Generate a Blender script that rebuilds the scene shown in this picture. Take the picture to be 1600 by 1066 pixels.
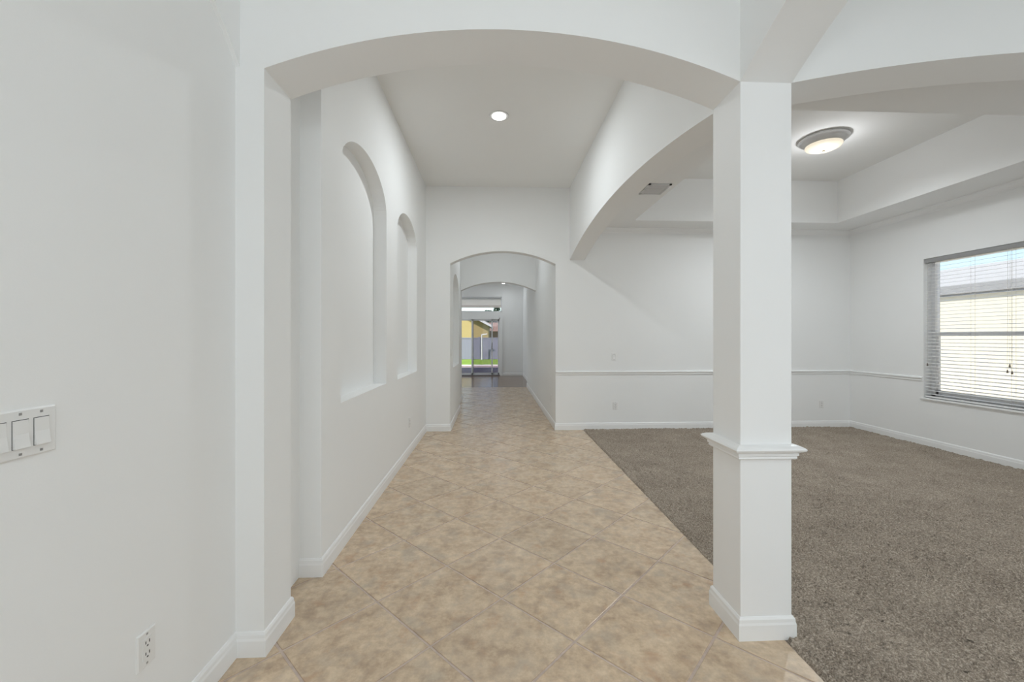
import bpy, bmesh, math, random
from mathutils import Vector, Matrix
import numpy as np

random.seed(7)
for o in list(bpy.data.objects):
    bpy.data.objects.remove(o)
scene = bpy.context.scene
COL = scene.collection

# ------------------------------------------------------------------ camera
TH = math.atan(28 / 644.0)
cam_d = bpy.data.cameras.new('camera')
cam_d.sensor_width = 36.0
cam_d.lens = 644.0 / 1600.0 * 36.0
cam_d.shift_y = -6.0 / 1600.0
cam_d.clip_start = 0.02
cam_d.clip_end = 300
cam = bpy.data.objects.new('camera', cam_d)
cam.location = (0, 0, 1.4)
cam.rotation_euler = (math.pi / 2, 0, -TH)
COL.objects.link(cam)
scene.camera = cam

# ------------------------------------------------------------------ world, sun, big lights, exposure
world = bpy.data.worlds.new('world')
scene.world = world
world.use_nodes = True
wn = world.node_tree
bg = wn.nodes['Background']
sky = wn.nodes.new('ShaderNodeTexSky')
sky.sky_type = 'NISHITA'
sky.sun_disc = False
sky.sun_elevation = math.radians(48)
sky.sun_rotation = math.radians(215)
sky.air_density = 1.0
sky.dust_density = 0.6
wn.links.new(sky.outputs['Color'], bg.inputs['Color'])
bg.inputs['Strength'].default_value = 0.16

def lamp(name, kind, loc, rot, energy, color=(1, 1, 1), size=None, size_y=None):
    d = bpy.data.lights.new(name, kind)
    d.energy = energy
    d.color = color
    if kind == 'AREA':
        d.shape = 'RECTANGLE'
        d.size = size
        d.size_y = size_y
    o = bpy.data.objects.new(name, d)
    o.location = loc
    o.rotation_euler = rot
    COL.objects.link(o)
    return o

sun = lamp('sun', 'SUN', (0, 0, 20), (math.radians(38), 0, math.radians(-35)), 5.6, (1.0, 0.96, 0.9))
sun.data.angle = math.radians(0.6)
# unseen fill lamp added behind the camera, facing down the hall
lamp('rear_fill', 'AREA', (0.0, -2.35, 1.55), (math.radians(90), 0, 0), 14, (0.86, 0.945, 1.0), 1.9, 2.5)
# fill lamp added at the right wall to brighten surfaces facing right
lamp('front_room_side_fill', 'AREA', (5.40, -0.9, 1.65), (math.radians(90), 0, math.radians(90)), 19, (0.86, 0.945, 1.0), 3.0, 2.1)
lamp('front_room_fill', 'AREA', (3.3, -2.35, 1.45), (math.radians(90), 0, 0), 14, (0.86, 0.945, 1.0), 2.6, 1.7)  # added fill, aimed through the right arch at the dining back wall
# made-up point fill behind the camera, in place of a bounced flash
foyer = lamp('entrance_fill', 'POINT', (0.05, -0.9, 2.45), (0, 0, 0), 16, (0.88, 0.955, 1.0))
foyer.data.shadow_soft_size = 0.25
# downward fill added right of and behind the camera, without a fixture
frl = lamp('front_room_top_fill', 'SPOT', (3.4, -0.3, 3.43), (0, 0, 0), 80, (0.90, 0.96, 1.0))
frl.data.spot_size = math.radians(168); frl.data.spot_blend = 1.0; frl.data.shadow_soft_size = 0.15
# unseen fill added to lift the rear family room, left of the hall
lamp('family_room_fill', 'AREA', (-3.7, 13.2, 1.6), (math.radians(90), 0, math.radians(-90)), 34, (0.86, 0.945, 1.0), 2.4, 1.8)

scene.view_settings.view_transform = 'Standard'
scene.view_settings.look = 'None'
scene.view_settings.exposure = 0.38
scene.view_settings.gamma = 1.0
scene.view_settings.use_curve_mapping = False
cy = scene.cycles
cy.max_bounces = 16
cy.diffuse_bounces = 10
cy.glossy_bounces = 6
cy.transmission_bounces = 8
cy.transparent_max_bounces = 16
cy.use_denoising = True
cy.adaptive_threshold = 0.02
cy.sample_clamp_indirect = 6.0

# ------------------------------------------------------------------ materials
def srgb(r, g, b):
    f = lambda c: (c / 255 / 12.92) if c / 255 <= 0.04045 else ((c / 255 + 0.055) / 1.055) ** 2.4
    return (f(r), f(g), f(b), 1.0)

def new_mat(name):
    m = bpy.data.materials.new(name)
    m.use_nodes = True
    nt = m.node_tree
    return m, nt, nt.nodes['Principled BSDF']

def coords(nt, scale=1.0, obj_random=False):
    g = nt.nodes.new('ShaderNodeNewGeometry')
    v = nt.nodes.new('ShaderNodeVectorMath'); v.operation = 'MULTIPLY'
    v.inputs[1].default_value = (scale, scale, scale)
    nt.links.new(g.outputs['Position'], v.inputs[0])
    out = v.outputs[0]
    if obj_random:
        oi = nt.nodes.new('ShaderNodeObjectInfo')
        mm = nt.nodes.new('ShaderNodeMath'); mm.operation = 'MULTIPLY'; mm.inputs[1].default_value = 57.0
        nt.links.new(oi.outputs['Random'], mm.inputs[0])
        a = nt.nodes.new('ShaderNodeVectorMath'); a.operation = 'ADD'
        nt.links.new(out, a.inputs[0]); nt.links.new(mm.outputs[0], a.inputs[1])
        out = a.outputs[0]
    return out

def noise(nt, vec, scale, detail=3, rough=0.55):
    n = nt.nodes.new('ShaderNodeTexNoise')
    n.inputs['Scale'].default_value = scale
    n.inputs['Detail'].default_value = detail
    n.inputs['Roughness'].default_value = rough
    nt.links.new(vec, n.inputs['Vector'])
    return n.outputs['Fac']

def ramp(nt, fac, stops):
    r = nt.nodes.new('ShaderNodeValToRGB')
    el = r.color_ramp.elements
    while len(el) < len(stops):
        el.new(0.5)
    for e, (p, c) in zip(el, stops):
        e.position = p; e.color = c
    nt.links.new(fac, r.inputs['Fac'])
    return r.outputs['Color']

def bump(nt, bsdf, fac, strength, dist):
    b = nt.nodes.new('ShaderNodeBump')
    b.inputs['Strength'].default_value = strength
    b.inputs['Distance'].default_value = dist
    nt.links.new(fac, b.inputs['Height'])
    nt.links.new(b.outputs['Normal'], bsdf.inputs['Normal'])

def mixc(nt, fac, a, b, mode='MIX'):
    m = nt.nodes.new('ShaderNodeMix'); m.data_type = 'RGBA'; m.blend_type = mode
    if isinstance(fac, (int, float)): m.inputs['Factor'].default_value = fac
    else: nt.links.new(fac, m.inputs['Factor'])
    for s, k in ((a, 'A'), (b, 'B')):
        i = [x for x in m.inputs if x.name == k and x.type == 'RGBA'][0]
        if isinstance(s, tuple): i.default_value = s
        else: nt.links.new(s, i)
    return [x for x in m.outputs if x.type == 'RGBA'][0]

def paint(name, col, rough, grain=220.0, bstr=0.08, var=0.02):
    m, nt, b = new_mat(name)
    v = coords(nt)
    n = noise(nt, v, 0.9, 2)
    lo = tuple(c * (1 - var) for c in col[:3]) + (1,)
    nt.links.new(ramp(nt, n, [(0.3, lo), (0.7, col)]), b.inputs['Base Color'])
    b.inputs['Roughness'].default_value = rough
    bump(nt, b, noise(nt, v, grain, 2), bstr, 0.002)
    return m

def plain(name, col, rough=0.5, metal=0.0, var=0.03, scale=6.0):
    m, nt, b = new_mat(name)
    n = noise(nt, coords(nt), scale, 2)
    lo = tuple(c * (1 - var) for c in col[:3]) + (1,)
    nt.links.new(ramp(nt, n, [(0.3, lo), (0.7, col)]), b.inputs['Base Color'])
    b.inputs['Roughness'].default_value = rough
    b.inputs['Metallic'].default_value = metal
    return m

def emitter(name, col, strength):
    m, nt, b = new_mat(name)
    b.inputs['Base Color'].default_value = tuple(c * 0.3 for c in col[:3]) + (1,)
    b.inputs['Emission Color'].default_value = col
    b.inputs['Emission Strength'].default_value = strength
    n = noise(nt, coords(nt), 8.0, 2)
    nt.links.new(ramp(nt, n, [(0.25, tuple(c * 0.93 for c in col[:3]) + (1,)), (0.75, col)]), b.inputs['Emission Color'])
    return m

def glass_mat(name, tint, refl=0.06):
    m = bpy.data.materials.new(name); m.use_nodes = True
    nt = m.node_tree
    for n in list(nt.nodes): nt.nodes.remove(n)
    out = nt.nodes.new('ShaderNodeOutputMaterial')
    t = nt.nodes.new('ShaderNodeBsdfTransparent'); t.inputs['Color'].default_value = tint
    g = nt.nodes.new('ShaderNodeBsdfGlossy'); g.inputs['Roughness'].default_value = 0.02
    f = nt.nodes.new('ShaderNodeFresnel'); f.inputs['IOR'].default_value = 1.25
    mx = nt.nodes.new('ShaderNodeMixShader')
    nt.links.new(f.outputs[0], mx.inputs[0])
    nt.links.new(t.outputs[0], mx.inputs[1]); nt.links.new(g.outputs[0], mx.inputs[2])
    nt.links.new(mx.outputs[0], out.inputs[0])
    return m

M = {}
M['wall'] = paint('wall_paint', (0.855, 0.862, 0.86, 1), 0.75)
M['ceil'] = paint('ceiling_paint', (0.86, 0.865, 0.855, 1), 0.9, grain=120, bstr=0.15)
M['trim'] = plain('trim_paint', (0.86, 0.865, 0.865, 1), 0.35, var=0.01)
M['column'] = paint('column_paint', (0.87, 0.875, 0.875, 1), 0.6)
M['plastic'] = plain('white_plastic', (0.80, 0.80, 0.79, 1), 0.3, var=0.01)
M['slot'] = plain('dark_slot', (0.06, 0.06, 0.06, 1), 0.6)
M['screw'] = plain('steel_screw', (0.4, 0.4, 0.4, 1), 0.4, 0.8)
M['vinyl'] = plain('white_vinyl', (0.82, 0.83, 0.85, 1), 0.35, var=0.01)
M['blind'] = plain('blind_vinyl', (0.86, 0.86, 0.86, 1), 0.4, var=0.01)
def blind_mat():
    m, nt, b = new_mat('blind_slat_vinyl')
    n = noise(nt, coords(nt), 9.0, 2)
    c = ramp(nt, n, [(0.3, (0.90, 0.90, 0.90, 1)), (0.7, (0.93, 0.93, 0.93, 1))])
    nt.links.new(c, b.inputs['Base Color']); b.inputs['Roughness'].default_value = 0.4
    t = nt.nodes.new('ShaderNodeBsdfTranslucent'); nt.links.new(c, t.inputs['Color'])
    mx = nt.nodes.new('ShaderNodeMixShader'); mx.inputs[0].default_value = 0.35
    nt.links.new(b.outputs[0], mx.inputs[1]); nt.links.new(t.outputs[0], mx.inputs[2])
    nt.links.new(mx.outputs[0], nt.nodes['Material Output'].inputs[0])
    return m
M['slat'] = blind_mat()
M['alu'] = plain('white_aluminium', (0.72, 0.73, 0.75, 1), 0.35, var=0.02)
M['greyalu'] = plain('grey_aluminium', (0.22, 0.21, 0.23, 1), 0.4, var=0.04)
M['glass'] = glass_mat('clear_glass', (0.96, 0.97, 0.97, 1))
M['tint'] = glass_mat('tinted_glass', (0.74, 0.72, 0.76, 1))
M['lens'] = emitter('downlight_lens', (1, 0.98, 0.95, 1), 6.0)
M['warm'] = emitter('alabaster_glass', (1.0, 0.90, 0.72, 1), 0.62)
M['headrail'] = plain('shaded_headrail', (0.30, 0.30, 0.30, 1), 0.4)  # shade on the headrail, put into its base colour
M['ringmetal'] = plain('white_fixture', (0.62, 0.62, 0.62, 1), 0.4)
M['finial'] = plain('brass_finial', (0.30, 0.24, 0.15, 1), 0.4, 0.7)

def tile_mat():
    m, nt, b = new_mat('travertine_tile')
    v = coords(nt, 1.0, True)
    n1 = noise(nt, v, 7.0, 6, 0.66)
    c1 = ramp(nt, n1, [(0.30, srgb(164, 140, 117)), (0.45, srgb(196, 173, 147)), (0.56, srgb(212, 191, 165)), (0.72, srgb(228, 211, 188))])
    n2 = noise(nt, v, 22.0, 5, 0.65)
    c2 = ramp(nt, n2, [(0.36, srgb(174, 156, 138)), (0.5, srgb(204, 181, 154)), (0.64, srgb(232, 210, 180))])
    c = mixc(nt, 0.45, c1, c2)
    n3 = noise(nt, v, 9.0, 3, 0.6)
    c = mixc(nt, ramp(nt, n3, [(0.58, (0, 0, 0, 1)), (0.72, (0.4, 0.4, 0.4, 1))]), c, srgb(190, 150, 118))
    n4 = noise(nt, v, 6.0, 2, 0.5)
    c = mixc(nt, ramp(nt, n4, [(0.30, (0.4, 0.4, 0.4, 1)), (0.44, (0, 0, 0, 1))]), c, srgb(168, 160, 148))
    oi = nt.nodes.new('ShaderNodeObjectInfo')
    c = mixc(nt, 1.0, c, ramp(nt, oi.outputs['Random'], [(0.0, (0.92, 0.92, 0.92, 1)), (1.0, (1.0, 0.99, 0.98, 1))]), 'MULTIPLY')
    nt.links.new(c, b.inputs['Base Color'])
    b.inputs['Roughness'].default_value = 0.27
    bump(nt, b, n2, 0.03, 0.002)
    return m
M['tile'] = tile_mat()
M['grout'] = plain('grout', srgb(206, 188, 176), 0.9, var=0.2, scale=30)

def carpet_mat():
    m, nt, b = new_mat('carpet_pile')
    v = coords(nt)
    n1 = noise(nt, v, 3.0, 4, 0.6)
    n2 = noise(nt, v, 110.0, 3, 0.75)
    c1 = ramp(nt, n1, [(0.3, srgb(132, 120, 108)), (0.7, srgb(184, 171, 156))])
    c2 = ramp(nt, n2, [(0.34, srgb(98, 89, 80)), (0.5, srgb(164, 151, 137)), (0.66, srgb(232, 220, 204))])
    nt.links.new(mixc(nt, 0.62, c1, c2), b.inputs['Base Color'])
    b.inputs['Roughness'].default_value = 1.0
    b.inputs['Specular IOR Level'].default_value = 0.05
    bump(nt, b, n2, 0.9, 0.01)
    return m
M['carpet'] = carpet_mat()

def wood_mat():
    m, nt, b = new_mat('laminate_floor')
    v = coords(nt)
    br = nt.nodes.new('ShaderNodeTexBrick')
    br.inputs['Color1'].default_value = srgb(132, 104, 80); br.inputs['Color2'].default_value = srgb(118, 92, 70)
    br.inputs['Mortar'].default_value = srgb(62, 50, 42)
    br.inputs['Scale'].default_value = 1.0; br.inputs['Mortar Size'].default_value = 0.003
    br.inputs['Brick Width'].default_value = 1.2; br.inputs['Row Height'].default_value = 0.14
    nt.links.new(v, br.inputs['Vector'])
    nt.links.new(br.outputs['Color'], b.inputs['Base Color'])
    b.inputs['Roughness'].default_value = 0.16
    b.inputs['Specular IOR Level'].default_value = 0.35
    return m
M['wood'] = wood_mat()

def grass_mat():
    m, nt, b = new_mat('lawn')
    n = noise(nt, coords(nt), 6, 4)
    nt.links.new(ramp(nt, n, [(0.3, srgb(86, 124, 30)), (0.7, srgb(146, 172, 62))]), b.inputs['Base Color'])
    b.inputs['Roughness'].default_value = 0.9
    return m
M['grass'] = grass_mat()
M['leaf'] = plain('tree_leaf', srgb(62, 84, 62), 0.8, var=0.4, scale=3)
M['bark'] = plain('bark', srgb(88, 74, 62), 0.9, var=0.3)
M['yellow'] = plain('yellow_stucco', srgb(184, 164, 114), 0.9, var=0.05)
M['pink'] = plain('tan_stucco', srgb(196, 164, 144), 0.9, var=0.05)
M['cream'] = plain('cream_stucco', srgb(244, 236, 212), 0.9, var=0.03)
M['roof'] = plain('grey_shingle', srgb(172, 171, 169), 0.9, var=0.10, scale=9)
M['fascia'] = plain('white_fascia', srgb(228, 228, 226), 0.6)
M['fence'] = plain('lavender_grey_fence', srgb(138, 138, 154), 0.6, var=0.04)
M['paver'] = plain('mauve_paver', srgb(158, 142, 138), 0.9, var=0.15)
M['concrete'] = plain('pale_concrete', srgb(224, 218, 210), 0.9, var=0.06)
M['soffit'] = plain('porch_soffit', srgb(243, 242, 240), 0.8, var=0.02)
def porch_mat():
    m, nt, b = new_mat('translucent_porch_panel')
    n = noise(nt, coords(nt), 4.0, 2)
    c = ramp(nt, n, [(0.3, srgb(238, 237, 235)), (0.7, srgb(246, 245, 243))])
    nt.links.new(c, b.inputs['Base Color']); b.inputs['Roughness'].default_value = 0.7
    t = nt.nodes.new('ShaderNodeBsdfTranslucent'); nt.links.new(c, t.inputs['Color'])
    mx = nt.nodes.new('ShaderNodeMixShader'); mx.inputs[0].default_value = 0.3
    nt.links.new(b.outputs[0], mx.inputs[1]); nt.links.new(t.outputs[0], mx.inputs[2])
    nt.links.new(mx.outputs[0], nt.nodes['Material Output'].inputs[0])
    return m
M['porch'] = porch_mat()
M['cord'] = plain('cord', srgb(214, 212, 206), 0.8)
M['tassel'] = plain('tassel', srgb(120, 112, 104), 0.6)

# ------------------------------------------------------------------ mesh helpers
class MB:
    """collects faces and builds ONE mesh object"""
    def __init__(s):
        s.v = []; s.f = []
    def poly(s, pts, faces):
        n = len(s.v); s.v += [tuple(p) for p in pts]
        s.f += [tuple(i + n for i in f) for f in faces]
        return s
    def box(s, x0, x1, y0, y1, z0, z1):
        p = [(x0, y0, z0), (x1, y0, z0), (x1, y1, z0), (x0, y1, z0), (x0, y0, z1), (x1, y0, z1), (x1, y1, z1), (x0, y1, z1)]
        return s.poly(p, [(0, 3, 2, 1), (4, 5, 6, 7), (0, 1, 5, 4), (1, 2, 6, 5), (2, 3, 7, 6), (3, 0, 4, 7)])
    def prism(s, prof, a, b, place):
        """prof: closed list of (p, q); place(p, q, t) -> xyz, extruded from t = a to t = b"""
        n = len(prof)
        pts = [place(p, q, a) for p, q in prof] + [place(p, q, b) for p, q in prof]
        fs = [tuple(range(n)), tuple(reversed(range(n, 2 * n)))]
        fs += [(i, n + i, n + (i + 1) % n, (i + 1) % n) for i in range(n)]
        return s.poly(pts, fs)
    def lathe(s, prof, c, axis='z', n=40, sx=1.0):
        """prof: list of (r, h) along the axis from c"""
        pts = []
        for r, h in prof:
            for k in range(n):
                t = 2 * math.pi * k / n
                a, b2 = r * math.cos(t), r * math.sin(t)
                if axis == 'z': pts.append((c[0] + a, c[1] + b2, c[2] + h))
                elif axis == 'x': pts.append((c[0] + h, c[1] + a, c[2] + b2))
                else: pts.append((c[0] + a, c[1] + h, c[2] + b2))
        fs = []
        for j in range(len(prof) - 1):
            for k in range(n):
                k2 = (k + 1) % n
                fs.append((j * n + k, j * n + k2, (j + 1) * n + k2, (j + 1) * n + k))
        fs.append(tuple(range(n))); fs.append(tuple(reversed(range((len(prof) - 1) * n, len(prof) * n))))
        return s.poly(pts, fs)
    def tube(s, p0, p1, r0, r1=None, n=8):
        r1 = r0 if r1 is None else r1
        p0, p1 = Vector(p0), Vector(p1)
        d = (p1 - p0).normalized()
        u = d.orthogonal().normalized(); w = d.cross(u)
        pts = [p + (u * math.cos(2 * math.pi * k / n) + w * math.sin(2 * math.pi * k / n)) * r for p, r in ((p0, r0), (p1, r1)) for k in range(n)]
        fs = [(k, (k + 1) % n, n + (k + 1) % n, n + k) for k in range(n)] + [tuple(reversed(range(n))), tuple(range(n, 2 * n))]
        return s.poly(pts, fs)
    def ring(s, x0, x1, y0, y1, prof):
        """mitred moulding round a rectangular post; prof = closed list of (out, z)"""
        n = len(prof); pts = []
        for cx, cy_, sx, sy in ((x0, y0, -1, -1), (x1, y0, 1, -1), (x1, y1, 1, 1), (x0, y1, -1, 1)):
            pts += [(cx + sx * o, cy_ + sy * o, z) for o, z in prof]
        fs = []
        for c in range(4):
            for i in range(n):
                a, b2 = c * n, ((c + 1) % 4) * n
                fs.append((a + i, b2 + i, b2 + (i + 1) % n, a + (i + 1) % n))
        return s.poly(pts, fs)
    def mesh(s, name, mat, smooth=False, bevel=0):
        me = bpy.data.meshes.new(name)
        me.from_pydata(s.v, [], s.f)
        bm = bmesh.new(); bm.from_mesh(me)
        bmesh.ops.recalc_face_normals(bm, faces=bm.faces)
        if bevel:
            bmesh.ops.bevel(bm, geom=[e for e in bm.edges if len(e.link_faces) == 2 and e.calc_face_angle() > 0.6],
                            offset=bevel, segments=3, affect='EDGES', profile=0.5)
        bm.to_mesh(me); bm.free()
        me.materials.append(mat)
        if smooth:
            for p in me.polygons: p.use_smooth = True
            try: me.set_sharp_from_angle(angle=math.radians(35))
            except Exception: pass
        return me
    def build(s, name, mat, parent=None, smooth=False, bevel=0):
        o = bpy.data.objects.new(name, s.mesh(name, mat, smooth, bevel))
        COL.objects.link(o)
        if parent is not None:
            o.parent = parent
            o.matrix_parent_inverse = parent.matrix_world.inverted() if parent.type != 'EMPTY' else Matrix.Translation(parent.location).inverted()
        return o

def empty(name, loc, label=None, cat=None, group=None, kind=None):
    o = bpy.data.objects.new(name, None)
    o.location = loc
    o.empty_display_size = 0.1
    COL.objects.link(o)
    return tag(o, label, cat, group, kind)

def tag(o, label=None, cat=None, group=None, kind=None):
    if label: o['label'] = label
    if cat: o['category'] = cat
    if group: o['group'] = group
    if kind: o['kind'] = kind
    return o

def struct(o, label=None):
    return tag(o, label, None, None, 'structure')

def arc(a0, a1, zs, rise, n=36):
    """points of a segmental (circular) arch from a0 to a1"""
    h = abs(a1 - a0) / 2; m = (a0 + a1) / 2
    R = (h * h + rise * rise) / (2 * rise)
    out = []
    for i in range(n + 1):
        a = a0 + (a1 - a0) * i / n
        out.append((a, zs + math.sqrt(max(R * R - (a - m) ** 2, 0)) - (R - rise)))
    return out

def header(name, axis, a0, a1, c0, c1, zs, rise, ztop, mat, label, n=36):
    mb = MB()
    A = arc(a0, a1, zs, rise, n)
    P = (lambda a, z, t: (a, t, z)) if axis == 'x' else (lambda a, z, t: (t, a, z))
    for (a, z), (b, y) in zip(A[:-1], A[1:]):
        q = [P(a, z, c0), P(b, y, c0), P(b, ztop, c0), P(a, ztop, c0), P(a, z, c1), P(b, y, c1), P(b, ztop, c1), P(a, ztop, c1)]
        mb.poly(q, [(0, 1, 2, 3), (7, 6, 5, 4), (1, 0, 4, 5), (3, 2, 6, 7)])
    q = [P(A[0][0], A[0][1], c0), P(A[0][0], ztop, c0), P(A[0][0], ztop, c1), P(A[0][0], A[0][1], c1)]
    mb.poly(q, [(0, 1, 2, 3)])
    q = [P(A[-1][0], A[-1][1], c0), P(A[-1][0], ztop, c0), P(A[-1][0], ztop, c1), P(A[-1][0], A[-1][1], c1)]
    mb.poly(q, [(3, 2, 1, 0)])
    return struct(mb.build(name, mat), label)

def niche_outline(y0, y1, z0, zs, b, n=28):
    m, a = (y0 + y1) / 2, (y1 - y0) / 2
    pts = [(y0, z0)]
    pts += [(m - a * math.cos(math.pi * i / n), zs + b * math.sin(math.pi * i / n)) for i in range(n + 1)]
    pts += [(y1, z0)]
    return pts

def niche_wall(mb, x, xb, y0, y1, z0, z1, niches):
    """a wall layer facing +x at x with arched niches cut back to xb"""
    ys = y0
    for (n0, n1, nz, zs, b) in niches:
        mb.poly([(x, ys, z0), (x, n0, z0), (x, n0, z1), (x, ys, z1)], [(0, 1, 2, 3)])
        mb.poly([(x, n0, z0), (x, n1, z0), (x, n1, nz), (x, n0, nz)], [(0, 1, 2, 3)])
        o = niche_outline(n0, n1, nz, zs, b)
        top = o[1:-1]
        mb.poly([(x, n0, zs), (x, n0, z1)], [])
        for (a, za), (c, zc) in zip(top[:-1], top[1:]):
            mb.poly([(x, a, za), (x, c, zc), (x, c, z1), (x, a, z1)], [(0, 1, 2, 3)])
        cl = o + [o[0]]
        for (a, za), (c, zc) in zip(cl[:-1], cl[1:]):
            mb.poly([(x, a, za), (x, c, zc), (xb, c, zc), (xb, a, za)], [(0, 1, 2, 3)])
        for (a, za), (c, zc) in zip(top[:-1], top[1:]):
            mb.poly([(xb, a, nz), (xb, c, nz), (xb, c, zc), (xb, a, za)], [(0, 1, 2, 3)])
        ys = n1
    mb.poly([(x, ys, z0), (x, y1, z0), (x, y1, z1), (x, ys, z1)], [(0, 1, 2, 3)])
    # ends, back, top
    mb.poly([(x, y0, z0), (xb - .03, y0, z0), (xb - .03, y0, z1), (x, y0, z1)], [(0, 1, 2, 3)])
    mb.poly([(x, y1, z0), (xb - .03, y1, z0), (xb - .03, y1, z1), (x, y1, z1)], [(0, 1, 2, 3)])
    mb.poly([(xb - .03, y0, z0), (xb - .03, y1, z0), (xb - .03, y1, z1), (xb - .03, y0, z1)], [(0, 1, 2, 3)])

# ------------------------------------------------------------------ dimensions
ZC = 3.65            # hall ceiling
YA0, YA1 = 1.861, 2.10   # front arch and column depth
XL, XLN = -1.135, -1.012  # base plane of left wall / proud plane of niche wall and jamb
CX0, CX1 = 1.139, 1.385   # column
YB, YB2 = 6.175, 6.33     # back wall of hall and dining room
XR, XR2 = 5.53, 5.74      # right wall
YF = -2.5                 # front of the house, behind the camera
OX0, OX1 = -0.656, 0.926  # corridor opening
CEDGE = 1.345             # carpet edge
SPR = 2.585
CLX = -0.73               # corridor left wall beyond its niche

# ------------------------------------------------------------------ floors
fl = MB().box(XL - .1, CEDGE, YF, 11.52, -0.06, -0.0036).build('floor', M['grout'])
struct(fl, 'beige ceramic tiles laid diagonally with pale grout')
T, PA, PB, GAP = 0.466, 0.194, 0.137, 0.012
R2 = math.sqrt(0.5)
def clip(poly, nx, ny, d):
    out = []
    for i in range(len(poly)):
        p, q = poly[i], poly[(i + 1) % len(poly)]
        a, b = nx * p[0] + ny * p[1] - d, nx * q[0] + ny * q[1] - d
        if a <= 0: out.append(p)
        if (a < 0 < b) or (b < 0 < a):
            t = a / (a - b); out.append((p[0] + (q[0] - p[0]) * t, p[1] + (q[1] - p[1]) * t))
    return out
def area(p):
    return abs(sum(p[i][0] * p[(i + 1) % len(p)][1] - p[(i + 1) % len(p)][0] * p[i][1] for i in range(len(p)))) / 2
def tile_mesh(poly, cx, cy_):
    n = len(poly); mb = MB()
    ins = []
    m = (sum(p[0] for p in poly) / n, sum(p[1] for p in poly) / n)
    for p in poly:
        dx, dy = m[0] - p[0], m[1] - p[1]; L = math.hypot(dx, dy) or 1
        ins.append((p[0] + dx / L * 0.004, p[1] + dy / L * 0.004))
    pts = [(p[0] - cx, p[1] - cy_, -0.008) for p in poly] + [(p[0] - cx, p[1] - cy_, -0.0013) for p in poly] + [(p[0] - cx, p[1] - cy_, 0.0) for p in ins]
    fs = [tuple(reversed(range(n))), tuple(range(2 * n, 3 * n))]
    for k in range(2):
        fs += [(k * n + i, k * n + (i + 1) % n, (k + 1) * n + (i + 1) % n, (k + 1) * n + i) for i in range(n)]
    return mb.poly(pts, fs).mesh('tile', M['tile'])
full_tile = None
ntile = 0
for i in range(-12, 40):
    for j in range(-12, 40):
        a0, a1 = PA + i * T + GAP / 2, PA + (i + 1) * T - GAP / 2
        b0, b1 = PB + j * T + GAP / 2, PB + (j + 1) * T - GAP / 2
        sq = [((a - b) * R2, (a + b) * R2) for a, b in ((a0, b0), (a1, b0), (a1, b1), (a0, b1))]
        cx, cy_ = sum(p[0] for p in sq) / 4, sum(p[1] for p in sq) / 4
        if not (-1.6 < cx < 1.8 and 0.2 < cy_ < 11.8): continue
        if cy_ > 6.6 and not (-1.05 < cx < 1.25): continue
        pl = clip(sq, 1, 0, CEDGE - 0.004); full = len(pl) == 4 and abs(area(pl) - area(sq)) < 1e-6
        for nx, ny, d in ((-1, 0, -XL + .005), (0, 1, 11.515)):
            if pl: pl = clip(pl, nx, ny, d)
        if len(pl) < 3 or area(pl) < 0.002: continue
        if abs(area(pl) - area(sq)) < 1e-6:
            if full_tile is None: full_tile = tile_mesh([(p[0], p[1]) for p in sq], cx, cy_)
            me = full_tile
        else:
            me = tile_mesh(pl, cx, cy_)
        o = bpy.data.objects.new('tile', me)
        o.location = (cx, cy_, 0)
        COL.objects.link(o); o.parent = fl
        ntile += 1

# carpet: real pile relief, finest near the camera
def carpet():
    vs, fs = [], []
    rng = np.random.default_rng(3)
    xs = np.concatenate([np.arange(CEDGE, 3.4, 0.011), np.arange(3.4, XR + 0.02, 0.018)])
    ys = np.concatenate([np.arange(0.3, 3.4, 0.011), np.arange(3.4, YB + 0.02, 0.02)])
    X, Y = np.meshgrid(xs, ys, indexing='ij')
    Z = 0.012 + rng.normal(0, 0.0046, X.shape) + 0.003 * np.sin(X * 5.1 + 2 * np.sin(Y * 3.3)) * np.sin(Y * 4.3)
    X = X + rng.normal(0, 0.003, X.shape); Y = Y + rng.normal(0, 0.003, Y.shape)
    X[0, :] = CEDGE + rng.normal(0, 0.004, Y.shape[1]); Z[0, :] = -0.004
    ny = len(ys); nx = len(xs)
    V = np.stack([X, Y, Z], -1).reshape(-1, 3)
    I = np.arange(nx * ny).reshape(nx, ny)
    Fq = np.stack([I[:-1, :-1], I[1:, :-1], I[1:, 1:], I[:-1, 1:]], -1).reshape(-1, 4)
    me = bpy.data.meshes.new('carpet')
    me.vertices.add(len(V)); me.vertices.foreach_set('co', V.ravel().astype(np.float32))
    me.loops.add(Fq.size); me.loops.foreach_set('vertex_index', Fq.ravel().astype(np.int32))
    me.polygons.add(len(Fq)); me.polygons.foreach_set('loop_start', np.arange(0, Fq.size, 4, dtype=np.int32))
    me.update(calc_edges=True)
    me.materials.append(M['carpet'])
    o = bpy.data.objects.new('carpet', me); COL.objects.link(o)
    return o
tag(carpet(), 'brown cut pile carpet covering the dining room floor beside the tiles', 'carpet', kind='stuff')
struct(MB().box(CEDGE, XR, YF, YB, -0.06, -0.004).build('floor_subfloor', M['carpet']))
struct(MB().box(-3.9, 1.3, 11.52, 15.0, -0.06, 0.0).build('floor_family_room', M['wood']), 'glossy brown wood floor of the far room')
struct(MB().box(-3.9, XL - .1, 9.3, 11.52, -0.06, 0.0).build('floor_side_passage', M['wood']))

# ------------------------------------------------------------------ walls
w = MB().box(XL - 0.15, XL, YF, 2.9, 0, ZC)
struct(w.build('wall_left', M['wall']), 'smooth white wall nearest the camera')
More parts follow.
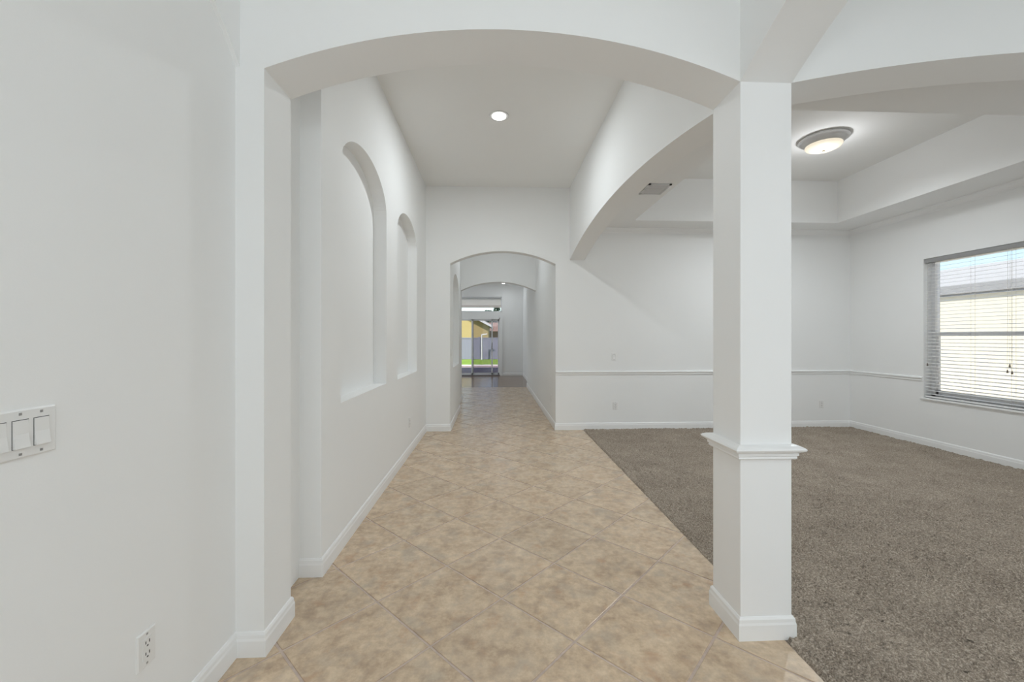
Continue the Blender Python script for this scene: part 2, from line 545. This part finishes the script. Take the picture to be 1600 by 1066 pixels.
# blind arch band over the near left wall
header('wall_left_arch_band', 'y', 0.40, YA0, XL, XL + 0.02, SPR, 0.35, ZC, M['wall'], 'shallow blind arch high on the near left wall')
struct(MB().box(XL, XLN, YA0, YA1, 0, ZC).build('wall_left_jamb', M['wall']), 'white left jamb of the front archway')
nw = MB()
NICHES = [(2.77, 3.925, 0.965, 2.55, 0.315), (4.37, 5.45, 0.955, 2.53, 0.29)]
niche_wall(nw, XLN, XLN - 0.118, 2.462, YB, 0, ZC, NICHES)
struct(nw.build('wall_left_niches', M['wall']), 'white hall wall with two arched niches')

header('wall_arch_front', 'x', XLN, CX0, YA0, YA1, SPR, 0.205, ZC, M['wall'], 'broad white arch spanning the hall in front')
header('wall_arch_right', 'x', CX1, XR, YA0, YA1, SPR, 0.22, ZC, M['wall'], 'white arch running right from the column')
header('wall_arch_hall_side', 'y', YA1, YB, CX0, CX1 - 0.02, SPR - 0.02, 0.205, ZC, M['wall'], 'white arch from the column to the back wall')
header('wall_arch_near_side', 'y', -0.25, YA0, CX0, CX1, SPR, 0.26, ZC, M['wall'], 'white arch from the column towards the camera')
struct(MB().box(CX0, CX1, YA0, YA1, SPR - 0.001, ZC).build('wall_arch_crossing', M['wall']), 'white block above the column where four arches meet')
struct(MB().box(CX0, CX1, YF, -0.25, 0, ZC).build('wall_near_side', M['wall']))

# back wall (three pieces round the corridor arch, one mesh)
wb = MB()
wb.box(XL - 0.15, OX0, YB, YB2, 0, ZC)
wb.box(OX1, XR2, YB, YB2, 0, ZC)
struct(wb.build('wall_back', M['wall']), 'white back wall of hall and dining room')
header('wall_back_arch', 'x', OX0, OX1, YB, YB2, 2.50, 0.19, ZC, M['wall'], 'white wall above the corridor arch')

# right wall with window opening
WY0, WY1, WZ0, WZ1 = 4.04, 5.075, 0.625, 2.405
wr = MB()
wr.box(XR, XR2, YF, WY0, 0, ZC); wr.box(XR, XR2, WY1, YB2, 0, ZC)
wr.box(XR, XR2, WY0, WY1, 0, WZ0); wr.box(XR, XR2, WY0, WY1, WZ1, ZC)
struct(wr.build('wall_right', M['wall']), 'white dining room wall holding the window')
struct(MB().box(XL - 0.15, XR2, YF - 0.15, YF, 0, ZC).build('wall_front', M['wall']))

# corridor
cw = MB(); cw.box(OX1, OX1 + 0.13, YB2, 11.6, 0, ZC)
struct(cw.build('wall_corridor_right', M['wall']), 'long right wall of the corridor')
cl = MB(); niche_wall(cl, OX0, OX0 - 0.10, YB2, 7.95, 0, ZC, [(6.65, 7.70, 0.91, 2.22, 0.26)])
struct(cl.build('wall_corridor_niche', M['wall']), 'narrow arched niche wall on the corridor left')
struct(MB().box(-0.9, CLX, 7.94, 9.35, 0, ZC).build('wall_corridor_left', M['wall']))
header('wall_corridor_arch', 'x', CLX, OX1, 9.1, 9.3, 2.43, 0.19, ZC, M['wall'], 'second white arch deeper in the corridor')
# family room
fr = MB()
SX0, SX1, SZ1 = -2.15, 0.285, 2.10
TZ0, TZ1 = 2.32, 2.87
fr.box(SX1, 1.3, 15.0, 15.15, 0, 3.3); fr.box(-3.9, SX0, 15.0, 15.15, 0, 3.3)
fr.box(SX0, SX1, 15.0, 15.15, SZ1, TZ0); fr.box(SX0, SX1, 15.0, 15.15, TZ1, 3.3)
struct(fr.build('wall_family_room_back', M['wall']), 'far wall holding the sliding door and transom')
struct(MB().box(1.056, 1.3, 11.6, 15.0, 0, 3.3).build('wall_family_room_right', M['wall']))
struct(MB().box(-4.05, -3.9, 9.2, 15.15, 0, 3.3).build('wall_family_room_left', M['wall']))
struct(MB().box(-3.9, -0.9, 9.2, 9.35, 0, 3.3).build('wall_family_room_near', M['wall']))

# ceilings
struct(MB().box(XL - 0.15, CX1, YF, YB2, ZC, ZC + 0.1).build('ceiling', M['ceil']), 'flat pale hall ceiling')
SOF, SX_L, SX_R, SY_N, SY_F = 3.05, 1.98, 4.95, 2.9, 5.74
struct(MB().box(CX1, XR2, YF, YB2, ZC, ZC + 0.1).build('ceiling_tray', M['ceil']), 'raised tray ceiling over the dining room')
sf = MB()
g = 0.004
sf.box(CX1 - 0.02 + g, SX_L, YA1, YB, SOF, ZC); sf.box(SX_R, XR, YA1, YB, SOF, ZC)
sf.box(SX_L, SX_R, SY_F, YB, SOF, ZC); sf.box(SX_L, SX_R, YA1, SY_N, SOF, ZC)
struct(sf.build('ceiling_soffit', M['wall']), 'dropped soffit framing the dining room tray ceiling')
struct(MB().box(-0.9, 1.06, YB2, 9.35, ZC, ZC + 0.1).build('ceiling_corridor', M['ceil']))
struct(MB().box(-4.05, 1.3, 9.3, 15.15, 3.27, 3.4).build('ceiling_family_room', M['ceil']))

# ------------------------------------------------------------------ trim: baseboards, chair rails, crown
BP = [(0, 0), (0.014, 0), (0.014, 0.07), (0.011, 0.080), (0.010, 0.094), (0.005, 0.104), (0, 0.106)]
def run(name, prof, axis, a, b, c, sgn, label=None, mat='trim', z=0.0):
    """moulding along an axis against a wall plane at c, standing out by sgn"""
    if axis == 'y': P = lambda p, q, t: (c + sgn * p, t, q + z)
    else: P = lambda p, q, t: (t, c + sgn * p, q + z)
    return struct(MB().prism(prof, a, b, P).build(name, M[mat]), label)
def sweep(name, prof, path, label=None, z=0.0):
    """mitred moulding along a plan polyline, standing out to the right of its direction"""
    n = len(prof); pts = []; fs = []
    nr = []
    for (x0, y0), (x1, y1) in zip(path[:-1], path[1:]):
        L = math.hypot(x1 - x0, y1 - y0); nr.append(((y1 - y0) / L, -(x1 - x0) / L))
    for i, (x, y) in enumerate(path):
        a_ = nr[max(i - 1, 0)]; b_ = nr[min(i, len(nr) - 1)]
        k = 1.0 / (1.0 + a_[0] * b_[0] + a_[1] * b_[1])
        m = ((a_[0] + b_[0]) * k, (a_[1] + b_[1]) * k)
        pts += [(x + m[0] * p, y + m[1] * p, q + z) for p, q in prof]
    for i in range(len(path) - 1):
        for j in range(n):
            fs.append((i * n + j, i * n + (j + 1) % n, (i + 1) * n + (j + 1) % n, (i + 1) * n + j))
    fs += [tuple(range(n)), tuple(reversed(range((len(path) - 1) * n, len(path) * n)))]
    return struct(MB().poly(pts, fs).build(name, M['trim']), label)
sweep('baseboard_left', BP, [(XL, YF), (XL, YA0), (XLN, YA0), (XLN, YA1), (XL, YA1)], 'white baseboard along the near left wall and arch jamb')
sweep('baseboard_left_niches', BP, [(XL, 2.462), (XLN, 2.462), (XLN, YB), (OX0, YB), (OX0, 7.95), (CLX, 7.95), (CLX, 9.35)], 'white baseboard under the arched niches')
sweep('baseboard_back', BP, [(OX1, 11.6), (OX1, YB), (XR, YB), (XR, YF)], 'white baseboard round the dining room')
sweep('baseboard_family_room', BP, [(SX1 + 0.02, 15.0), (1.056, 15.0), (1.056, 11.6)])
RP = [(0, 0), (0.010, 0.002), (0.013, 0.014), (0.011, 0.02), (0.022, 0.034), (0.024, 0.046), (0.018, 0.052), (0, 0.058)]
run('trim_1', RP, 'x', OX1, XR, YB, -1, 'white chair rail along the dining room back wall', z=0.832)
run('trim_2', RP, 'y', WY1 + 0.01, YB, XR, -1, 'white chair rail ending at the window', z=0.832)
run('trim_3', RP, 'y', YF, WY0 - 0.01, XR, -1, z=0.832)
CP = [(0, 0), (0.008, 0.0), (0.012, 0.014), (0.03, 0.03), (0.046, 0.052), (0.056, 0.058), (0.058, 0.072), (0, 0.072)]
run('trim_4', CP, 'x', CX1, XR, YB, -1, 'white crown moulding at the top of the back wall', z=SOF - 0.072)
run('trim_5', CP, 'y', YA1, YB, XR, -1, 'white crown moulding at the top of the window wall', z=SOF - 0.072)

# ------------------------------------------------------------------ column
col = empty('column', (1.262, 1.98, 0), 'square white column with moulded cap standing between tiles and carpet', 'column')
CAPZ = 0.834
MB().box(CX0, CX1, YA0, YA1, 0, CAPZ + 0.03).build('pedestal', M['column'], col, bevel=0.004)
MB().box(CX0, CX1, YA0, YA1, CAPZ + 0.032, SPR).build('shaft', M['column'], col, bevel=0.004)
MB().ring(CX0, CX1, YA0, YA1, [(-0.01, CAPZ), (0.011, CAPZ), (0.016, CAPZ + 0.006), (0.014, CAPZ + 0.014), (0.020, CAPZ + 0.018), (0.020, CAPZ + 0.030),
    (0.026, CAPZ + 0.034), (0.040, CAPZ + 0.042), (0.044, CAPZ + 0.050), (0.038, CAPZ + 0.057), (0.024, CAPZ + 0.064), (0.006, CAPZ + 0.068), (-0.01, CAPZ + 0.068)]).build('cap_moulding', M['trim'], col)
MB().ring(CX0, CX1, YA0, YA1, [(-0.01, 0), (0.014, 0), (0.014, 0.07), (0.011, 0.080), (0.010, 0.094), (0.004, 0.104), (-0.01, 0.106)]).build('base_moulding', M['trim'], col)

# ------------------------------------------------------------------ wall plates
def oriented(axis, sgn, c, u0, z0):
    """local (u along wall, out from wall, z) -> world"""
    if axis == 'y': return lambda u, o, z: (c + sgn * o, u0 + u, z0 + z)
    return lambda u, o, z: (u0 + u, c + sgn * o, z0 + z)
def pbox(P, u0, u1, o0, o1, z0, z1):
    p = [P(u, o, z) for z in (z0, z1) for o in (o0, o1) for u in (u0, u1)]
    return MB().poly(p, [(0, 1, 3, 2), (4, 6, 7, 5), (0, 4, 5, 1), (2, 3, 7, 6), (0, 2, 6, 4), (1, 5, 7, 3)])
def plate(P, wdt, h, parent):
    mb = MB()
    rings = [(wdt / 2, h / 2, 0), (wdt / 2, h / 2, 0.003), (wdt / 2 - 0.004, h / 2 - 0.004, 0.006)]
    pts = [P(sx * a, o, sz * b) for a, b, o in rings for sx, sz in ((-1, -1), (1, -1), (1, 1), (-1, 1))]
    fs = [(0, 1, 2, 3), (8, 9, 10, 11)] + [(k * 4 + i, k * 4 + (i + 1) % 4, k * 4 + 4 + (i + 1) % 4, k * 4 + 4 + i) for k in range(2) for i in range(4)]
    return mb.poly(pts, fs).build('cover_plate', M['plastic'], parent)
def outlet(axis, sgn, c, u, z, label):
    P = oriented(axis, sgn, c, u, z)
    e = empty('power_outlet', P(0, 0, 0), label, 'outlet', 'power outlets on the walls')
    plate(P, 0.072, 0.116, e)
    pbox(P, -0.017, 0.017, 0.005, 0.0075, -0.034, 0.034).build('socket_face', M['plastic'], e)
    for zc in (0.018, -0.018):
        pbox(P, -0.0085, -0.0055, 0.0072, 0.008, zc - 0.001, zc + 0.008).build('slot', M['slot'], e)
        pbox(P, 0.0055, 0.0085, 0.0072, 0.008, zc - 0.002, zc + 0.008).build('slot', M['slot'], e)
        pbox(P, -0.0028, 0.0028, 0.0072, 0.008, zc - 0.011, zc - 0.006).build('slot', M['slot'], e)
    for zc in (0.047, -0.047):
        pbox(P, -0.003, 0.003, 0.0055, 0.0068, zc - 0.003, zc + 0.003).build('screw', M['screw'], e)
def switch(axis, sgn, c, u, z, gangs, label):
    P = oriented(axis, sgn, c, u, z)
    e = empty('light_switch', P(0, 0, 0), label, 'light switch', 'light switches on the walls')
    W = 0.072 + 0.046 * (gangs - 1)
    plate(P, W, 0.118, e)
    for k in range(gangs):
        uc = (k - (gangs - 1) / 2) * 0.046
        pbox(P, uc - 0.0178, uc + 0.0178, 0.005, 0.0064, -0.0345, 0.0345).build('switch_gap', M['slot'], e)
        pts = [P(uc + su * 0.0165, o, zz) for su in (-1, 1) for o, zz in ((0.005, -0.033), (0.0135, -0.033), (0.0085, 0.0), (0.0075, 0.033), (0.005, 0.033))]
        fs = [(0, 1, 2, 3, 4), (9, 8, 7, 6, 5)] + [(i, (i + 1) % 5, 5 + (i + 1) % 5, 5 + i) for i in range(5)]
        MB().poly(pts, fs).build('rocker', M['plastic'], e)
        for zc in (0.048, -0.048):
            pbox(P, uc - 0.003, uc + 0.003, 0.0055, 0.0068, zc - 0.003, zc + 0.003).build('screw', M['screw'], e)

switch('y', 1, XL, 1.033, 1.168, 3, 'white rocker switch plate at the left edge of the photo')
outlet('y', 1, XL, 1.393, 0.387, 'white outlet low on the near left wall, below the switch plate')
outlet('y', 1, XLN, 4.98, 0.38, 'white outlet low on the hall wall beneath the second niche')
outlet('x', -1, YB, 1.835, 0.36, 'white outlet below the chair rail, left of the column')
switch('x', -1, YB, 1.815, 1.10, 1, 'small white switch just above the chair rail on the back wall')
outlet('x', -1, YB, 5.07, 0.36, 'white outlet low on the back wall near the window corner')
outlet('y', -1, OX1, 6.62, 0.42, 'white outlet low on the corridor right wall')
switch('y', 1, OX0, 6.32, 1.16, 1, 'white switch on the left jamb of the corridor arch')

# ------------------------------------------------------------------ ceiling fittings
def downlight(x, y, z, r, label, power):
    e = empty('recessed_light', (x, y, z), label, 'ceiling light', 'recessed ceiling lights')
    MB().lathe([(r * 0.68, 0.0), (r * 0.70, -0.004), (r * 0.98, -0.008), (r, -0.004), (r, 0.0)], (x, y, z), n=36).build('trim_ring', M['ringmetal'], e, smooth=True)
    MB().lathe([(r * 0.69, -0.001), (r * 0.69, -0.010), (r * 0.5, -0.016), (r * 0.02, -0.018)], (x, y, z), n=36).build('lens', M['lens'], e, smooth=True)
    l = lamp('recessed_lamp', 'AREA', (x, y, z - 0.03), (0, 0, 0), power, (0.91, 0.97, 1.0), r * 1.2, r * 1.2)
    l.parent = e; l.matrix_parent_inverse = Matrix.Translation(e.location).inverted()
downlight(0.05, 4.19, ZC, 0.10, 'round recessed light in the hall ceiling', 15.5)
downlight(0.33, 14.2, 3.27, 0.10, 'tiny recessed light in the far room ceiling', 3)
# hidden fill added under the corridor ceiling, beyond its first arch
lamp('corridor_fill', 'AREA', (0.12, 7.7, ZC - 0.01), (0, 0, 0), 6.5, (0.91, 0.97, 1.0), 0.14, 0.14)

lx, ly = 3.72, 4.5
cl_ = empty('ceiling_light', (lx, ly, ZC), 'round flush ceiling light with warm glass bowl in the tray ceiling', 'ceiling light')
MB().lathe([(0.02, 0.0), (0.225, 0.0), (0.24, -0.012), (0.24, -0.026), (0.205, -0.045), (0.185, -0.075), (0.165, -0.085), (0.02, -0.085)], (lx, ly, ZC), n=48).build('fixture_pan', M['ringmetal'], cl_, smooth=True)
MB().lathe([(0.175, -0.082), (0.178, -0.09), (0.165, -0.108), (0.12, -0.128), (0.06, -0.138), (0.006, -0.14)], (lx, ly, ZC), n=48).build('glass_bowl', M['warm'], cl_, smooth=True)
MB().lathe([(0.004, -0.138), (0.012, -0.142), (0.010, -0.152), (0.003, -0.158)], (lx, ly, ZC), n=16).build('finial', M['finial'], cl_, smooth=True)
cll = lamp('ceiling_lamp', 'SPOT', (lx, ly, ZC - 0.215), (0, 0, 0), 96, (0.89, 0.955, 1.0))
cll.data.spot_size = math.radians(168)
cll.data.spot_blend = 1.0
cll.data.shadow_soft_size = 0.05
cll.parent = cl_; cll.matrix_parent_inverse = Matrix.Translation(cl_.location).inverted()

clu = lamp('ceiling_lamp_glow', 'POINT', (lx, ly, ZC - 0.30), (0, 0, 0), 4.5, (0.95, 0.97, 1.0))
clu.data.shadow_soft_size = 0.03
clu.parent = cl_; clu.matrix_parent_inverse = Matrix.Translation(cl_.location).inverted()

vx0, vx1, vy0, vy1 = 1.66, 1.91, 4.35, 4.66
v = empty('air_vent', ((vx0 + vx1) / 2, (vy0 + vy1) / 2, SOF), 'small white louvred air vent in the soffit beside the arch', 'air vent')
MB().box(vx0, vx1, vy0, vy1, SOF - 0.001, SOF).build('backing', M['slot'], v)
fm = MB()
fm.box(vx0, vx1, vy0, vy0 + 0.025, SOF - 0.012, SOF); fm.box(vx0, vx1, vy1 - 0.025, vy1, SOF - 0.012, SOF)
fm.box(vx0, vx0 + 0.025, vy0, vy1, SOF - 0.012, SOF); fm.box(vx1 - 0.025, vx1, vy0, vy1, SOF - 0.012, SOF)
fm.box(vx0, vx1, (vy0 + vy1) / 2 - 0.008, (vy0 + vy1) / 2 + 0.008, SOF - 0.012, SOF)
fm.build('frame', M['ringmetal'], v)
for k in range(10):
    yy = vy0 + 0.034 + k * 0.0265
    MB().poly([(vx0 + .02, yy, SOF - 0.002), (vx1 - .02, yy, SOF - 0.002), (vx1 - .02, yy + 0.02, SOF - 0.011), (vx0 + .02, yy + 0.02, SOF - 0.011),
               (vx0 + .02, yy, SOF - 0.0035), (vx1 - .02, yy, SOF - 0.0035), (vx1 - .02, yy + 0.02, SOF - 0.0125), (vx0 + .02, yy + 0.02, SOF - 0.0125)],
              [(0, 1, 2, 3), (7, 6, 5, 4), (0, 4, 5, 1), (1, 5, 6, 2), (2, 6, 7, 3), (3, 7, 4, 0)]).build('louvre', M['ringmetal'], v)

# ------------------------------------------------------------------ dining room window and blind
win = empty('window_1', (XR2, (WY0 + WY1) / 2, WZ0), 'white single-hung window behind the blind', None, None, 'structure')
WX0, WX1 = 5.635, 5.70
fm = MB()
fm.box(WX0, WX1, WY0, WY0 + 0.045, WZ0, WZ1); fm.box(WX0, WX1, WY1 - 0.045, WY1, WZ0, WZ1)
fm.box(WX0, WX1, WY0, WY1, WZ0, WZ0 + 0.05); fm.box(WX0, WX1, WY0, WY1, WZ1 - 0.05, WZ1)
fm.build('window_frame', M['vinyl'], win)
MB().box(WX0 - 0.012, WX1 - 0.02, WY0 + 0.045, WY1 - 0.045, 1.415, 1.465).build('meeting_rail', M['vinyl'], win)
ls = MB()
ls.box(WX0 + .005, WX1 - .03, WY0 + 0.045, WY0 + 0.08, WZ0 + .05, 1.42); ls.box(WX0 + .005, WX1 - .03, WY1 - 0.08, WY1 - 0.045, WZ0 + .05, 1.42)
ls.box(WX0 + .005, WX1 - .03, WY0 + 0.045, WY1 - 0.045, WZ0 + .05, WZ0 + .10)
ls.build('lower_sash', M['vinyl'], win)
MB().box(WX0 + .015, WX0 + .019, WY0 + 0.075, WY1 - 0.075, WZ0 + .09, 1.42).build('pane', M['glass'], win)
MB().box(WX0 + .04, WX0 + .044, WY0 + 0.055, WY1 - 0.055, 1.46, WZ1 - .045).build('pane', M['glass'], win)
MB().box(XR - 0.022, WX0, WY0 - 0.03, WY1 + 0.03, WZ0 - 0.024, WZ0).build('window_sill', M['trim'], win, bevel=0.004)

bl = empty('window_blind', (XR + 0.04, (WY0 + WY1) / 2, WZ0), 'white horizontal slat blind lowered over the dining room window', 'window blind')
BX = XR + 0.036
MB().box(XR + 0.004, XR + 0.062, WY0 + 0.006, WY1 - 0.006, WZ1 - 0.055, WZ1 - 0.003).build('headrail', M['headrail'], bl, bevel=0.003)
bz0 = WZ0 + 0.03
MB().box(BX - 0.025, BX + 0.025, WY0 + 0.008, WY1 - 0.008, WZ0 + 0.004, WZ0 + 0.024).build('bottom_rail', M['blind'], bl, bevel=0.003)
ztop = WZ1 - 0.075; ns = 39; tl = math.radians(7)
dx, dz = 0.0245 * math.cos(tl), 0.0245 * math.sin(tl)
slat_me = None
for k in range(ns):
    z = bz0 + 0.02 + (ztop - bz0 - 0.02) * k / (ns - 1)
    if slat_me is None:
        prof = [(-dx, dz * -1), (0, 0.0018), (dx, dz), (dx, dz + 0.0024), (0, 0.0042), (-dx, -dz + 0.0024)]
        mb = MB().prism(prof, WY0 + 0.009, WY1 - 0.009, lambda p, q, t: (p, t - (WY0 + WY1) / 2, q))
        slat_me = mb.mesh('slat', M['slat'])
    o = bpy.data.objects.new('slat', slat_me); COL.objects.link(o); o.parent = bl
    o.location = (BX - bl.location.x, 0, z - bl.location.z)
for yy in (WY0 + 0.14, (WY0 + WY1) / 2, WY1 - 0.14):
    for sx in (-0.0262, 0.0262):
        MB().tube((BX + sx, yy, WZ0 + 0.02), (BX + sx, yy, WZ1 - 0.05), 0.0011, n=6).build('ladder_cord', M['cord'], bl)
for yy, zb in ((WY0 + 0.145, 1.10), (WY0 + 0.165, 1.04), (WY0 + 0.125, 1.03), (WY1 - 0.05, 1.06)):
    c = MB().tube((XR - 0.004, yy, zb), (XR + 0.0, yy, WZ1 - 0.05), 0.0012, n=6).build('pull_cord', M['cord'], bl)
    MB().lathe([(0.002, 0.03), (0.005, 0.024), (0.009, 0.0), (0.008, -0.006), (0.002, -0.008)], (XR - 0.004, yy, zb - 0.02), n=10).build('tassel', M['tassel'], c)

# ------------------------------------------------------------------ sliding door and transom of the far room
dr = empty('door_1', ((SX0 + SX1) / 2, 15.05, 0), 'sliding glass door at the end of the corridor', None, None, 'structure')
fm = MB()
fm.box(SX0, SX0 + 0.05, 14.985, 15.12, 0, SZ1); fm.box(SX1 - 0.10, SX1, 14.985, 15.12, 0, SZ1)
fm.box(SX0, SX1, 14.985, 15.12, SZ1 - 0.05, SZ1)
fm.box(SX1 - 0.07, SX1 + 0.015, 14.97, 14.99, 0, SZ1 + 0.02)
fm.build('door_frame', M['trim'], dr)
MB().box(SX0, SX1, 14.98, 15.13, 0, 0.03).build('threshold', M['greyalu'], dr)
def door_panel(x0, x1, y, glass, stile, mat):
    f = MB()
    f.box(x0, x0 + stile, y, y + 0.03, 0.03, SZ1 - 0.05); f.box(x1 - stile, x1, y, y + 0.03, 0.03, SZ1 - 0.05)
    f.box(x0, x1, y, y + 0.03, 0.03, 0.10); f.box(x0, x1, y, y + 0.03, SZ1 - 0.10, SZ1 - 0.05)
    p = f.build('door_panel', M[mat], dr)
    MB().box(x0 + stile * .8, x1 - stile * .8, y + 0.012, y + 0.018, 0.09, SZ1 - 0.09).build('pane', M[glass], p)
    return p
door_panel(SX0 + .05, -0.77, 15.0, 'glass', 0.05, 'alu')
door_panel(-0.82, -0.05, 15.035, 'glass', 0.05, 'alu')
p3 = door_panel(-0.80, 0.19, 15.07, 'tint', 0.05, 'alu')
MB().box(-0.085, -0.065, 14.99, 15.036, 0.95, 1.2).build('door_handle', M['greyalu'], dr)
tr = empty('window_2', ((SX0 + SX1) / 2, 15.05, TZ0), 'transom window above the sliding door', None, None, 'structure')
fm = MB()
fm.box(SX0, SX0 + 0.03, 15.03, 15.12, TZ0, TZ1); fm.box(SX1 - 0.03, SX1, 15.03, 15.12, TZ0, TZ1)
fm.box(SX0, SX1, 15.03, 15.12, TZ0, TZ0 + 0.03); fm.box(SX0, SX1, 15.03, 15.12, TZ1 - 0.03, TZ1)
fm.build('window_frame', M['alu'], tr)
MB().box(SX0 + 0.02, SX1 - 0.02, 15.07, 15.076, TZ0 + .02, TZ1 - .02).build('pane', M['glass'], tr)

# ------------------------------------------------------------------ the back yard
GZ = -0.10
GL = GZ + 0.022
struct(MB().box(-14, 14, 15.15, 21.4, GZ - .1, GZ + 0.02).build('ground_patio', M['paver']), 'mauve paved patio outside the sliding door')
struct(MB().box(-14, 14, 21.4, 22.1, GZ - .1, GZ + 0.03).build('ground_walk', M['concrete']), 'pale concrete edging along the lawn')
tag(MB().box(-14, 14, 22.1, 60, GZ - .1, GZ + 0.02).build('lawn', M['grass']), 'bright green lawn strip seen through the sliding door', 'grass', kind='stuff')
pr = empty('patio_cover', (-0.5, 15.2, 0), 'pale patio cover above the transom window outside', 'patio cover')
MB().box(-4, 4, 15.16, 18.2, 2.80, 2.92).build('roof_panel', M['porch'], pr)
MB().box(-4, 4, 18.1, 18.2, 2.70, 2.80).build('edge_beam', M['soffit'], pr)
for x in (-3.9, 3.9):
    MB().box(x - .05, x + .05, 18.1, 18.2, GZ + 0.02, 2.70).build('post', M['fascia'], pr)
fc = empty('vinyl_fence', (-1, 27.6, GL), 'lavender grey panel fence behind the lawn', 'fence')
FW = 1.8
for k in range(8):
    x0 = -8.2 + k * FW
    MB().box(x0 - 0.06, x0 + 0.06, 27.54, 27.66, GL, 1.42).build('post', M['fence'], fc)
    if k < 7:
        for q in range(10):
            a = x0 + 0.06 + q * (FW - 0.12) / 10
            MB().box(a + 0.002, a + (FW - 0.12) / 10 - 0.002, 27.58, 27.62, GZ + 0.05, 1.34).build('board', M['fence'], fc)
        MB().box(x0 + 0.06, x0 + FW - 0.06, 27.565, 27.635, 1.30, 1.37).build('rail', M['fence'], fc)
        MB().box(x0 + 0.06, x0 + FW - 0.06, 27.565, 27.635, GZ + 0.03, GZ + 0.15).build('rail', M['fence'], fc)
wp = MB().tube((-0.80, 26.9, GL), (-0.80, 26.9, 1.58), 0.045, n=12).tube((-0.80, 26.9, 1.56), (-0.45, 26.9, 1.60), 0.035, n=8)
tag(wp.build('garden_post', M['fascia']), 'slim white post with short arm in front of the fence', 'post')

yh = empty('neighbour_house', (-5, 34, GL), 'yellow stucco house with sloping roof edge behind the fence', 'house')
hx0, hx1, hy0, hy1 = -9.6, -0.45, 33.0, 42.0
ap = (hx0 + hx1) / 2
prof = [(hx0, GL), (hx1, GL), (hx1, 2.35), (ap, 4.75), (hx0, 2.35)]
MB().prism(prof, hy0, hy1, lambda p, q, t: (p, t, q)).build('wall', M['yellow'], yh)
for s in (-1, 1):
    e = hx1 + 0.35 if s > 0 else hx0 - 0.35
    sl = (4.75 - 2.35) / (hx1 - ap)
    ze = 2.35 - 0.35 * sl
    q = [(ap, 4.76), (e, ze + 0.01), (e, ze + 0.17), (ap, 4.95)]
    MB().prism(q, hy0 - 0.35, hy1 + 0.35, lambda p, z, t: (p, t, z)).build('roof_slope', M['roof'], yh)
    q = [(ap, 4.70), (e, ze - 0.04), (e, ze + 0.15), (ap, 4.92)]
    MB().prism(q, hy0 - 0.38, hy0 - 0.35, lambda p, z, t: (p, t, z)).build('rake_board', M['fascia'], yh)
ph = empty('neighbour_house', (0.6, 44, GL), 'small tan stucco house with red brown roof farther behind the fence', 'house')
MB().box(-1.6, 2.2, 43, 48, GL, 2.0).build('wall', M['pink'], ph)
M['redroof'] = plain('red_brown_tile_roof', srgb(150, 124, 108), 0.9, var=0.15)
MB().prism([(42.6, 2.0), (48.4, 2.0), (45.5, 3.0)], -2.0, 2.6, lambda p, q, t: (t, p, q)).build('roof_slope', M['redroof'], ph)

def tree(x, y, h, r, label, seed):
    rnd = random.Random(seed)
    e = empty('tree', (x, y, GL), label, 'tree', 'trees beyond the fence')
    MB().tube((x, y, GL + 0.004), (x + rnd.uniform(-.1, .1), y, GZ + h * 0.75), 0.13, 0.05, n=8).build('trunk', M['bark'], e)
    lv = MB()
    for k in range(900):
        t = rnd.random()
        zz = GZ + h * (0.45 + 0.55 * t)
        rr = r * math.sqrt(rnd.random()) * (0.35 + 0.65 * math.sin(math.pi * min(1, 0.25 + t * 0.72)))
        a = rnd.uniform(0, 2 * math.pi)
        c = Vector((x + rr * math.cos(a), y + rr * math.sin(a), zz))
        u = Vector((rnd.uniform(-1, 1), rnd.uniform(-1, 1), rnd.uniform(-1, 1))).normalized()
        w2 = u.orthogonal().normalized(); s = rnd.uniform(0.09, 0.19)
        lv.poly([c - u * s, c + w2 * s * .5, c + u * s, c - w2 * s * .5], [(0, 1, 2, 3)])
    tag(lv.build('foliage', M['leaf'], e), kind='stuff')
tree(0.35, 50, 5.6, 0.55, 'tallest dark slim tree in the middle beyond the fence', 1)
tree(-0.75, 53, 4.9, 1.0, 'low bushy dark tree beside the yellow house roof', 2)
tree(1.05, 56.5, 5.0, 0.5, 'slim dark tree rightmost behind the sliding door', 3)

# ------------------------------------------------------------------ the neighbour seen through the dining room window
nh = empty('neighbour_house', (9.5, 5, GZ), 'cream stucco house with grey roof seen through the blind', 'house')
MB().box(9.0, 14.0, -6, 16, GZ, 2.2).build('wall', M['cream'], nh)
MB().prism([(8.97, 2.2), (8.97, 2.40), (11.5, 3.12), (14.5, 2.42), (14.5, 2.2)], -6.4, 16.4, lambda p, q, t: (p, t, q)).build('roof_slope', M['roof'], nh)
MB().box(8.94, 8.97, -6.4, 16.4, 2.24, 2.40).build('fascia_board', M['roof'], nh)
struct(MB().box(XR2, 9.0, -8, 15.15, GZ - .1, GZ).build('ground_side_yard', M['concrete']), 'side yard between the houses')
